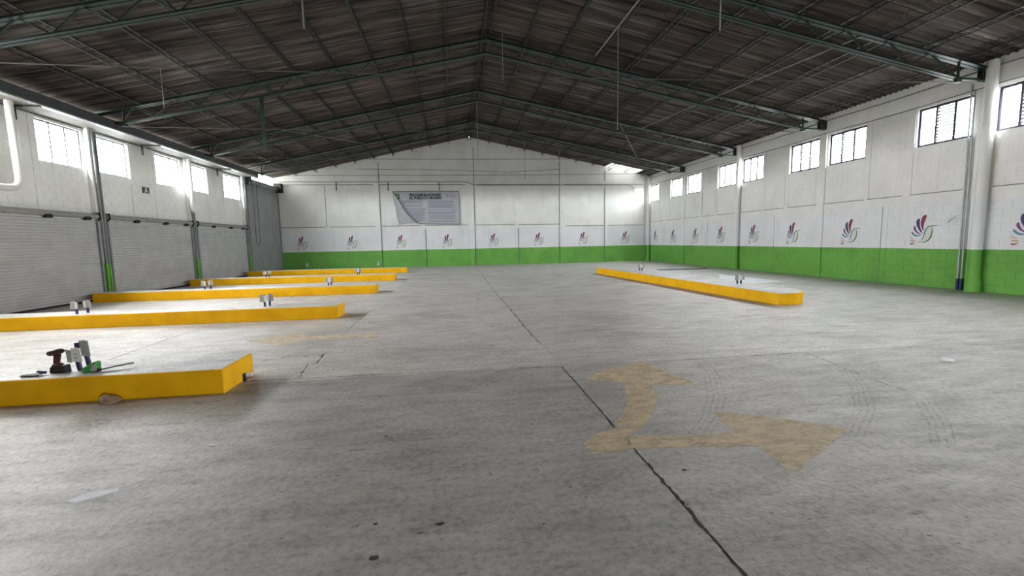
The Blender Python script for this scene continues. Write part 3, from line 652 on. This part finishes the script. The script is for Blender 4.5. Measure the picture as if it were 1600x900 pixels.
# ------------------------------------------------------------------ right wall pipes
def downpipe(x, y, r, z0, z1, label):
    t = thing('downpipe', (x, y, 0), label, 'pipe', 'right wall downpipes')
    MB().tube([(x, y, .3), (x, y, z1)], r, 18).build('pipe', M_WALL, t, smooth=True)
    MB().tube([(x, y, z1), (x, y, z1+.02)], r*1.02, 18).build('rim', M_WALL, t)
    m = MB(); m.tube([(x-.01, y, 0), (x-.01, y, .26), (x, y, .36)], [r*1.25, r*1.3, r*1.05], 18); m.build('base_socket', M_WALL, t, smooth=True)
    MB().tube([(x, y, 4.35), (x, y, 4.45)], r*1.12, 18).build('collar', M_WALL, t, smooth=True)
downpipe(XR-.17, 9.98, .125, 0, 5.98, 'thick downpipe, white over green, at the right picture edge')
downpipe(XR-.15, 20.1, .115, 0, 6.0, 'downpipe, white over green, halfway along the right wall')
downpipe(XR-.14, YB-.2, .11, 0, 5.9, 'downpipe, white over green, in the back right corner')
for dy, z1, w in ((0, 5.6, 'taller'), (-.09, 5.4, 'shorter')):
    t = thing('conduit', (XR-.06, 10.42+dy, 0), '%s of two thin grey conduits left of the thick right downpipe' % w, 'conduit')
    MB().tube([(XR-.07, 10.42+dy, .02), (XR-.07, 10.45+dy, 2.1), (XR-.06, 10.5+dy, z1)], .022, 8).build('tube', M_GALV, t, smooth=True)
    MB().tube([(XR-.07, 10.42+dy, 0), (XR-.07, 10.42+dy, .32)], .04, 10).build('blue_sleeve', plain('blue_sleeve_paint', (.02, .04, .10), .5), t, smooth=True)
pts = [(XR-.1, 10.50, 2.09), (XR-.1, 10.58, 2.07), (XR-.12, 10.7, 1.98), (XR-.1, 10.78, 1.88), (XR-.12, 10.7, 1.94), (XR-.1, 10.6, 2.02)]
rod('loose_wire', pts, .005, M_WIRE, 'curly loose wire end beside the grey conduits', 'wire')
for z0, z1, lab in ((5.70, 5.93, 'upper slack cable along the top of the right wall'), (5.28, 5.5, 'lower slack cable along the top of the right wall')):
    pts = []
    for i in range(31):
        y = 9.0+21*i/30; pts.append((XR-.06, y, 5.60 + (.28 if z0 > 5.5 else 0) - .04*abs(math.sin((y-10)*math.pi/5)) - (.18 if z0 < 5.5 else 0)))
    rod('wall_cable', pts, .012, M_WIRE, lab, 'cable')

# ------------------------------------------------------------------ back wall fittings
pts = [(-11.0, YB-.125, 5.635), (.9, YB-.125, 5.63), (1.15, YB-.12, 5.58), (1.55, YB-.12, 5.44), (1.9, YB-.12, 5.40), (12.3, YB-.12, 5.40), (12.7, YB-.12, 5.36), (12.9, YB-.12, 5.2), (12.92, YB-.12, 4.85)]
rod('service_pipe', pts, .035, plain('pipe_grey', (.40, .40, .38), .5), 'long thin service pipe across the top of the back wall', 'pipe')
pts = [(-6, 25.3-.5+5.2, 6.44), (0, YB-.06, 6.42), (4, YB-.06, 6.28), (7.6, YB-.06, 6.5)]
rod('wall_cable', pts, .012, M_WIRE, 'slack cable sagging across the gable of the back wall', 'cable')
for x, w in ((-9.49, 'left'), (-4.95, 'right')):
    t = thing('outlet_box', (x, YB-.06, .2), 'small white outlet box low on the green dado, %s one' % w, 'outlet'); zz = .17
    MB().box(x-.07, x+.07, YB-.13, YB-.0, zz, zz+.22).build('box', M_PLATE_WHITE, t); MB().box(x-.045, x+.045, YB-.135, YB-.13, zz+.05, zz+.17).build('cover', M_PLATE, t)
# banner
BY = YB-.05
t = thing('banner', (-1.6, BY, 2.82), 'grey vinyl banner of rules with a curled lower left corner', 'banner')
CURVE = [(-3.78, 4.96), (-3.62, 4.72), (-3.40, 4.40), (-3.18, 3.98), (-2.92, 3.58), (-2.62, 3.24), (-2.35, 3.0), (-2.05, 2.87)]
def wave(x, z): return BY - .03 - .012*math.sin(x*2.3) - .008*math.sin(z*4+x)
m = MB(); sheet = CURVE + [(.57, 2.82), (.56, 5.0), (-3.8, 5.0)]
m.prism([(x, BY-.03, z) for x, z in sheet], (0, .006, 0)); SHEET = m.build('sheet', M_BANNER, t)
m = MB(); n = len(CURVE); FL = [(-3.80, 4.97), (-3.74, 4.66), (-3.68, 4.3), (-3.62, 3.95), (-3.57, 3.6), (-3.52, 3.25), (-3.46, 2.86), (-2.62, 2.98)]
for k in range(n): m.v += [Vector((CURVE[k][0], BY-.13+.05*(k == 0 or k == n-1), CURVE[k][1])), Vector(((CURVE[k][0]+FL[k][0])/2, BY-.08, (CURVE[k][1]+FL[k][1])/2)), Vector((FL[k][0], BY-.02, FL[k][1]))]
for k in range(n-1): m.f += [(3*k, 3*k+1, 3*k+4, 3*k+3), (3*k+1, 3*k+2, 3*k+5, 3*k+4)]
m.build('curled_corner', plain('banner_back', (.40, .41, .42), .55, 0, .12, 4), t, smooth=True)
def edge(pts, w=.03, mat=M_BANNER_EDGE, nm='hem'): MB().tube([(x, BY-.038, z) for x, z in pts], w/2, 5).build(nm, mat, t)
edge([(-3.8, 5.0), (.56, 5.0)], .05); edge([(.56, 5.0), (.57, 2.82)], .035); edge([(.57, 2.82), (-2.05, 2.87)], .035)
MB().tube([(x, BY-.135+.05*(k in (0, n-1)), z) for k, (x, z) in enumerate(CURVE)], .022, 5).build('hem', M_BANNER_EDGE, t); MB().tube([(x, BY-.025, z) for x, z in FL], .015, 5).build('hem', M_BANNER_EDGE, t)
def text(body, size, mat, parent, loc, rot, name, width=None, bold=0.0):
    cu = bpy.data.curves.new(name, 'FONT'); cu.body = body; cu.size = size; cu.align_x = 'CENTER'; cu.extrude = .002; cu.offset = bold; cu.resolution_u = 3
    o = bpy.data.objects.new(name, cu); COL.objects.link(o); dg = bpy.context.evaluated_depsgraph_get(); me = bpy.data.meshes.new_from_object(o.evaluated_get(dg))
    bpy.data.objects.remove(o); me.materials.clear(); me.materials.append(mat)
    if width:
        xs = [v.co.x for v in me.vertices]; s = width/(max(xs)-min(xs))
        for v in me.vertices: v.co.x *= s
    q = bpy.data.objects.new(name, me); COL.objects.link(q); q.parent = parent; q.location = Vector(loc)-parent.parent.matrix_basis.translation; q.rotation_euler = rot; return q
RB = (math.pi/2, 0, 0)
text('RECOMENDACIONES', .235, M_INK, SHEET, (-1.68, BY-.034, 4.70), RB, 'title_line', 2.05, .012); text('AL PÚBLICO USUARIO', .235, M_INK, SHEET, (-1.66, BY-.034, 4.50), RB, 'title_line', 2.18, .012)
m = MB().prism([(x, BY-.031, z) for x, z in ((-3.66, 4.84), (-3.36, 4.84), (-3.36, 4.52), (-3.5, 4.50), (-3.66, 4.7))], (0, -.005, 0)); m.build('green_badge', M_LOGO_GREEN, SHEET)
m = MB().prism([(x, BY-.037, z) for x, z in ((-3.60, 4.78), (-3.42, 4.78), (-3.46, 4.6), (-3.52, 4.6))], (0, -.003, 0)); m.build('badge_mark', plain('badge_pale', (.3, .45, .3), .6), SHEET)
m = MB().prism([(x, BY-.031, z) for x, z in ((-.30, 4.60), (-.22, 4.58), (-.16, 4.84), (-.22, 4.84))], (0, -.004, 0)); m.build('small_logo', M_INK_GREY, SHEET)
m = MB().prism([(x, BY-.031, z) for x, z in ((-.08, 4.62), (.36, 4.60), (.38, 4.72), (-.08, 4.74))], (0, -.004, 0)); m.build('small_logo', plain('pale_print', (.36, .37, .41), .6), SHEET)
def curve_x(z):
    for (x0, z0), (x1, z1) in zip(CURVE, CURVE[1:]):
        if z1 <= z <= z0: return x0+(x1-x0)*(z0-z)/(z0-z1)
    return -3.7
rnd = random.Random(5)
for col, (xa, xb) in enumerate(((-3.35, -1.68), (-1.52, .38))):
    z = 4.40
    while z > 2.98:
        x0 = max(xa, curve_x(z)+.12); x1 = xb - rnd.random()*.25; h = rnd.choice((.045, .06, .05))
        if x1-x0 > .2: MB().prism([(x0, BY-.031, z), (x1, BY-.031, z), (x1, BY-.031, z-h), (x0, BY-.031, z-h)], (0, -.003, 0)).build('print_line', M_INK_GREY, SHEET)
        z -= rnd.choice((.085, .1, .15))

# ------------------------------------------------------------------ hummingbird emblems
FEATHERS = [('feather', (.25, .03, .07), [(540, 187), (562, 190), (571, 205), (570, 228), (548, 285), (532, 345), (525, 420), (535, 495), (505, 455), (478, 390), (468, 320), (480, 255), (505, 205)]),
    ('feather', (.055, .035, .15), [(425, 248), (447, 258), (445, 300), (450, 360), (468, 430), (495, 490), (525, 528), (480, 505), (435, 455), (395, 385), (380, 320), (395, 270)]),
    ('feather', (.20, .055, .18), [(355, 385), (372, 392), (378, 430), (410, 490), (455, 525), (512, 558), (450, 545), (390, 510), (345, 460), (335, 415)]),
    ('feather', (.11, .27, .38), [(305, 485), (325, 500), (370, 545), (420, 560), (500, 568), (440, 585), (385, 585), (335, 560), (300, 520)]),
    ('tail_feather', (.62, .40, .22), [(275, 560), (300, 600), (335, 625), (375, 640), (330, 642), (290, 610)]),
    ('tail_feather', (.55, .26, .10), [(285, 650), (320, 665), (365, 665), (400, 675), (350, 685), (305, 680)]),
    ('tail_feather', (.24, .035, .03), [(290, 710), (330, 718), (385, 700), (360, 728), (320, 740), (290, 732)])]
STROKES = [('back_line', [(505, 660, 5), (540, 600, 8), (556, 520, 10), (578, 450, 11), (622, 408, 10), (690, 397, 8), (790, 390, 3)]), ('breast_line', [(687, 425, 5), (692, 500, 9), (680, 590, 13), (640, 655, 12), (570, 692, 8), (450, 690, 3)])]
BODY = [(575, 470), (625, 415), (675, 430), (682, 500), (668, 590), (630, 645), (570, 680), (515, 665), (548, 605), (565, 520)]
def loc(p): return ((p[0]-527)/525*.79, (740-p[1])/555*.90)
EM = []
for k, (nm, c, poly) in enumerate(FEATHERS):
    mt = plain('emblem_paint_%s' % ORD[k], c, .6, 0, .1, 20); EM.append((nm, MB().prism([(loc(p)[0], 0, loc(p)[1]) for p in poly], (0, -.003, 0)).mesh(nm, mt)))
gm = plain('emblem_green', (.10, .19, .09), .6, 0, .1, 20)
for nm, pts in STROKES:
    up, lo = [], []
    for k, (x, y, w) in enumerate(pts):
        a, b = pts[max(k-1, 0)], pts[min(k+1, len(pts)-1)]; d = Vector((b[0]-a[0], b[1]-a[1])).normalized(); s = Vector((-d.y, d.x))*w
        up.append((x+s.x, y+s.y)); lo.append((x-s.x, y-s.y))
    m = MB(); L = len(pts)
    for (a, b) in zip(up, lo):
        for q in (a, b):
            u, v = loc(q); m.v += [Vector((u, -.0035, v)), Vector((u, 0, v))]
    for k in range(L-1):
        i = 4*k; m.f += [(i, i+2, i+6, i+4), (i, i+4, i+5, i+1), (i+2, i+3, i+7, i+6)]
    EM.append((nm, m.mesh(nm, gm)))
EM.append(('body', MB().prism([(loc(p)[0], 0, loc(p)[1]) for p in BODY], (0, -.002, 0)).mesh('body', plain('emblem_pale_green', (.70, .745, .70), .6, 0, .06, 20))))
def emblem(pos, rz, label, group):
    t = thing('bird_emblem', pos, label, 'emblem', group, rz=rz)
    for nm, me in EM: inst(nm, me, t)
for k, x in enumerate((-9.68, -6.55, -3.36, -.28, 2.9, 6.05, 9.28, 12.42)):
    emblem((x, YB-.002, 1.26), 0, 'painted hummingbird emblem on the back wall, %s from the left' % ORD[k], 'emblems on the back wall')
for k, y in enumerate((29.1, 26.6, 24.0, 21.55, 19.0, 16.6, 13.94, 11.49, 9.0)):
    emblem((XR-.002, y, 1.26), -math.pi/2, 'painted hummingbird emblem cut by the right picture edge' if k == 8 else 'painted hummingbird emblem on the right wall, %s from the back corner' % ORD[k], 'emblems on the right wall')

# ------------------------------------------------------------------ yellow kerb islands
KH = .27
def bevel(o, w=.012, seg=2):
    b = o.modifiers.new('bevel', 'BEVEL'); b.width = w; b.segments = seg; b.limit_method = 'ANGLE'; return o
def island(poly, label, inset=.03):
    cx = sum(p[0] for p in poly)/len(poly); cy = sum(p[1] for p in poly)/len(poly)
    t = thing('kerb_island', (cx, cy, 0), label, 'kerb', 'yellow kerb islands')
    bevel(MB().prism([(x, y, 0) for x, y in poly], (0, 0, KH)).build('kerb', M_YELLOW, t))
    # bare concrete top inside a thin painted rim
    n = len(poly); ins = []
    for k in range(n):
        a, b, c = Vector(poly[k-1]), Vector(poly[k]), Vector(poly[(k+1) % n]); e1, e2 = (b-a).normalized(), (c-b).normalized()
        n1, n2 = Vector((-e1.y, e1.x)), Vector((-e2.y, e2.x)); bis = (n1+n2).normalized(); w = inset if (b.x > -2.6 or b.y < cy) else .0; ins.append(b + bis*w/max(.4, bis.dot(n1)))
    MB().prism([(p.x, p.y+(.012 if p.y > cy and len(poly) == 4 else 0), KH-.01) for p in ins], (0, 0, .012)).build('top_surface', M_KERBTOP, t)
    return t
for k, (y0, y1) in enumerate(((5.0, 5.72), (9.8, 10.44), (14.5, 15.15), (19.42, 20.05), (24.5, 25.12))):
    island([(-10.72, y0), (-2.52, y0), (-2.52, y1), (-10.72, y1)], ['nearest yellow kerb island on the left, with tools on it', 'second yellow kerb island from the camera on the left', 'third yellow kerb island from the camera on the left', 'fourth yellow kerb island from the camera on the left', 'farthest yellow kerb island before the back wall'][k])
island([(7.48, 9.1), (7.92, 9.1), (8.18, 9.2), (8.38, 9.4), (8.52, 9.7), (8.56, 10.1), (8.6, 20.0), (6.78, 20.0)], 'long yellow kerb island on the right with a rounded near corner')
# drain stub in the end of the nearest kerb
t = thing('pipe_stub', (-2.5, 5.5, .05), 'short pipe stub poking from the near kerb end', 'pipe'); MB().tube([(-2.518, 5.52, .05), (-2.46, 5.53, .05)], .035, 12).build('tube', M_PVC, t); MB().box(-2.519, -2.512, 5.42, 5.48, .0, .09).build('hole', M_BLACK, t)

# ------------------------------------------------------------------ anchor posts (blue legs with steel plates)
def post(x, y, h, lean, side, label, plate=M_PLATE, front=M_PLATE_WHITE, s=1.0):
    t = thing('anchor_post', (x, y, KH), label, 'post', 'blue posts with plates'); z = KH
    MB().bar((x, y, z), (x+lean*.5*s, y, z+h*.62), .035, .03, (0, 1, 0)).build('leg', M_BLUE, t)
    MB().bar((x+lean*.45*s, y+.004, z+h*.5), (x+lean*s, y+.004, z+h), .03, .04, (0, 1, 0)).build('upper_leg', M_BLUE, t)
    hx = x+lean*.8*s
    PL = MB().prism([(hx, y-.022, z+h*.42), (hx+side*.085, y-.022, z+h*.40), (hx+side*.072, y-.022, z+h), (hx-side*.012, y-.022, z+h*1.02)], (0, -.012, 0)).build('plate', plate, t)
    MB().prism([(hx-side*.01, y-.03, z+h*.40), (hx-side*.01, y-.03, z+h*.95), (hx-side*.06, y-.03, z+h*.93), (hx-side*.052, y-.03, z+h*.42)], (0, -.01, 0)).build('side_plate', front, t)
    for dz in (.58, .76): MB().tube([(hx+side*.03, y-.034, z+h*dz), (hx+side*.03, y-.037, z+h*dz)], .007, 8).build('bolt_hole', M_INK, PL)
post(-4.115, 5.29, .255, -.04, 1, 'blue post with white plate right beside the drill', M_PLATE_WHITE, M_PLATE)
post(-4.165, 5.48, .30, -.05, 1, 'blue post with grey plate behind the green tool', M_PLATE, M_BLUE)
def pair(x, y, where, dx=.09, dy=.15, h=.27):
    post(x, y, h, -.01, -1, 'left blue post of the pair on the %s' % where); post(x+dx, y+dy, h, .01, 1, 'right blue post of the pair on the %s' % where)
pair(-7.72, 10.02, 'second kerb near the shutters'); pair(-4.12, 10.12, 'second kerb near its free end', .05, .13)
pair(-7.76, 14.82, 'third kerb near the shutters'); pair(-4.04, 14.8, 'third kerb near its free end', .05)
pair(-7.9, 19.7, 'fourth kerb near the shutters'); pair(-4.14, 19.72, 'fourth kerb near its free end', .05)
pair(8.0, 11.35, 'right island near its rounded corner', .11, 0); pair(7.78, 17.4, 'right island toward its far end', .1, 0)
# ------------------------------------------------------------------ tools on the nearest kerb
M_RED = plain('dark_red_plastic', (.075, .022, .02), .4, 0, .2, 20); M_DRILLBLK = plain('drill_black', (.018, .015, .016), .5, 0, .2, 20)
t = thing('cordless_drill', (-4.35, 5.27, KH), 'dark red cordless drill standing on its battery', 'drill'); x, y, z = -4.29, 5.24, KH+.003
bevel(MB().hexa([(x-.055, y-.045, z), (x+.105, y-.045, z), (x+.105, y+.04, z), (x-.055, y+.04, z), (x-.05, y-.04, z+.072), (x+.10, y-.04, z+.085), (x+.10, y+.035, z+.085), (x-.05, y+.035, z+.072)]).build('battery', M_DRILLBLK, t), .012, 2)
bevel(MB().hexa([(x-.035, y-.042, z+.07), (x+.05, y-.042, z+.075), (x+.05, y+.037, z+.075), (x-.035, y+.037, z+.07), (x-.03, y-.03, z+.10), (x+.03, y-.03, z+.105), (x+.03, y+.025, z+.105), (x-.03, y+.025, z+.10)]).build('battery_foot', M_RED, t), .006, 1)
bevel(MB().hexa([(x-.03, y-.022, z+.095), (x+.018, y-.022, z+.095), (x+.018, y+.02, z+.095), (x-.03, y+.02, z+.095), (x-.018, y-.022, z+.195), (x+.042, y-.022, z+.195), (x+.042, y+.02, z+.195), (x-.018, y+.02, z+.195)]).build('handle', M_RED, t), .012, 2)
MB().tube([(x-.075, y, z+.212), (x-.062, y, z+.214), (x-.02, y, z+.222), (x+.03, y, z+.232), (x+.055, y, z+.236)], [.022, .031, .035, .034, .028], 14).build('motor_body', M_RED, t, smooth=True)
CH = MB().tube([(x+.05, y, z+.235), (x+.075, y, z+.239), (x+.085, y, z+.241)], [.024, .017, .008], 12).build('chuck', M_DRILLBLK, t, smooth=True)
MB().tube([(x+.08, y, z+.240), (x+.115, y, z+.245)], .004, 6).build('bit', M_GALV, CH); MB().bar((x+.04, y-.01, z+.18), (x+.045, y-.01, z+.2), .015, .02).build('trigger', M_DRILLBLK, t)
M_TGREEN = plain('bright_green_plastic', (.045, .30, .05), .4, 0, .2, 20)
t = thing('hand_tool', (-4.0, 5.16, KH), 'bright green wedge-shaped hand tool with grey rods', 'tool'); x, y = -4.0, 5.15
bevel(MB().prism([(x, y, z+.005), (x+.02, y, z), (x+.15, y, z+.01), (x+.155, y, z+.11), (x+.13, y, z+.12), (x+.01, y, z+.055)], (0, .07, 0)).build('housing', M_TGREEN, t), .01, 2)
MB().prism([(x+.09, y-.004, z+.02), (x+.15, y-.004, z+.02), (x+.152, y-.004, z+.10), (x+.11, y-.004, z+.08)], (0, .004, 0)).build('side_panel', M_PLATE, t)
MB().tube([(x+.12, y+.02, z+.02), (x+.17, y+.02, z+.025)], .02, 8).build('hinge', M_DRILLBLK, t)
for d in (0, .03): MB().tube([(x+.16, y+.02+d, z+.02), (x+.26, y+.08+d, z+.035), (x+.36, y+.16+d*.5, z+.04)], .007, 6).build('rod', M_DARK_STEEL, t)
MB().tube([(x+.33, y+.14, z+.04), (x+.39, y+.19, z+.042)], .013, 8).build('grip', M_PLATE, t)
t = thing('tube', (-4.47, 5.16, KH), 'flat white and blue tube lying left of the drill', 'tube'); x, y = -4.565, 5.13
MB().hexa([(x, y-.01, z), (x+.17, y-.03, z), (x+.17, y+.05, z), (x, y+.06, z), (x+.01, y+.005, z+.022), (x+.16, y-.0, z+.034), (x+.16, y+.045, z+.04), (x+.01, y+.05, z+.03)]).build('white_body', M_PLATE_WHITE, t)
MB().tube([(x+.14, y+.03, z+.035), (x+.21, y+.045, z+.022)], .016, 8).build('blue_sleeve', M_BLUE, t); MB().tube([(x+.04, y-.03, z+.012), (x+.20, y-.035, z+.012)], .009, 6).build('dark_edge', M_INK, t)

# ------------------------------------------------------------------ loose things on the floor
def lump(name, c, r, mat, label, cat, seed, sq=(1, 1, 1)):
    import bmesh
    bm = bmesh.new(); bmesh.ops.create_icosphere(bm, subdivisions=3, radius=1); rn = random.Random(seed)
    ph = [rn.random()*6 for _ in range(6)]
    for v in bm.verts:
        p = v.co; k = 1+.18*math.sin(3*p.x+ph[0])*math.sin(4*p.y+ph[1])+.10*math.sin(7*p.z+ph[2]+5*p.x)+.05*math.sin(13*p.y+ph[3])
        v.co = Vector((p.x*k*r*sq[0], p.y*k*r*sq[1], max(p.z*k*r*sq[2], -r*sq[2]*.35)))
    lo = min(v.co.z for v in bm.verts)
    for v in bm.verts: v.co.z -= lo
    me = bpy.data.meshes.new(name); bm.to_mesh(me); bm.free(); me.materials.append(mat)
    for p in me.polygons: p.use_smooth = True
    o = bpy.data.objects.new(name, me); o.location = c; COL.objects.link(o); return tag(o, label, cat)
lump('stone', (-3.60, 4.915, 0), .085, plain('brown_stone', (.30, .21, .14), .7, 0, .4, 25), 'rounded brown stone against the near kerb foot', 'stone', 3, (1.05, .75, .8))
lump('pebble', (-2.44, 5.46, 0), .045, plain('tan_stone', (.34, .26, .21), .8, 0, .3, 25), 'small tan stone behind the near kerb end', 'stone', 5, (1.1, .9, .7))
lump('paper', (6.13, 4.56, 0), .055, plain('paper_white', (.90, .90, .93), .6, 0, .05, 30), 'crumpled white paper scrap on the floor at right', 'paper', 21, (1.3, 1.1, .5))
tag(MB().box(10.15, 12.88, 20.68, 20.76, 0, .035).build('steel_bar', M_DARK_STEEL), 'long dark steel bar lying before the right wall', 'bar')
def decal(name, poly, mat, label, cat, z=.002, parts=None):
    m = MB(); m.prism([(x, y, .0003) for x, y in poly], (0, 0, z-.0003)); o = m.build(name, mat); return tag(o, label, cat)
t = thing('floor_arrow', (1.8, 3.6, 0), 'worn tan arrow on the floor pointing ahead and right', 'floor marking')
def smoothpoly(name, poly, z, mat, par): MB().prism([(x, y, .0004) for x, y in poly], (0, 0, z)).build(name, mat, par)
smoothpoly('straight_arrow', [(2.42, 5.30), (2.62, 4.28), (2.12, 4.42), (2.02, 4.05), (1.81, 3.70), (1.62, 3.45), (1.37, 3.25), (1.30, 3.04), (1.0, 3.0), (.97, 3.17), (1.12, 3.33), (1.31, 3.40), (1.54, 3.75), (1.72, 4.12), (1.86, 4.53), (1.46, 4.74), (1.75, 4.98)], .0016, M_ARROW, t)
smoothpoly('right_arrow', [(1.30, 3.04), (1.78, 2.99), (2.28, 2.91), (2.23, 2.56), (2.28, 2.54), (3.22, 3.06), (2.91, 3.29), (2.32, 3.63), (2.26, 3.17), (1.85, 3.17), (1.38, 3.25)], .0016, M_ARROW, t)
decal('floor_arrow', [(-3.55, 7.79), (-2.75, 8.32), (-2.66, 8.03), (-1.38, 7.93), (-1.32, 7.6), (-2.46, 7.72), (-2.8, 7.28)], M_ARROW_FADED, 'faded pale arrow on the floor pointing left toward the shutters', 'floor marking')
decal('paint_patch', [(11.5, 17.55), (11.66, 13.84), (9.4, 13.45), (9.0, 13.75)], M_PATCH, 'white painted patch on the floor behind the right island', 'floor marking')
decal('paint_patch', [(-2.50, 2.98), (-2.42, 2.96), (-2.24, 3.06), (-2.28, 3.10), (-2.45, 3.06)], M_PATCH, 'small white paint smear on the floor at lower left', 'floor marking')
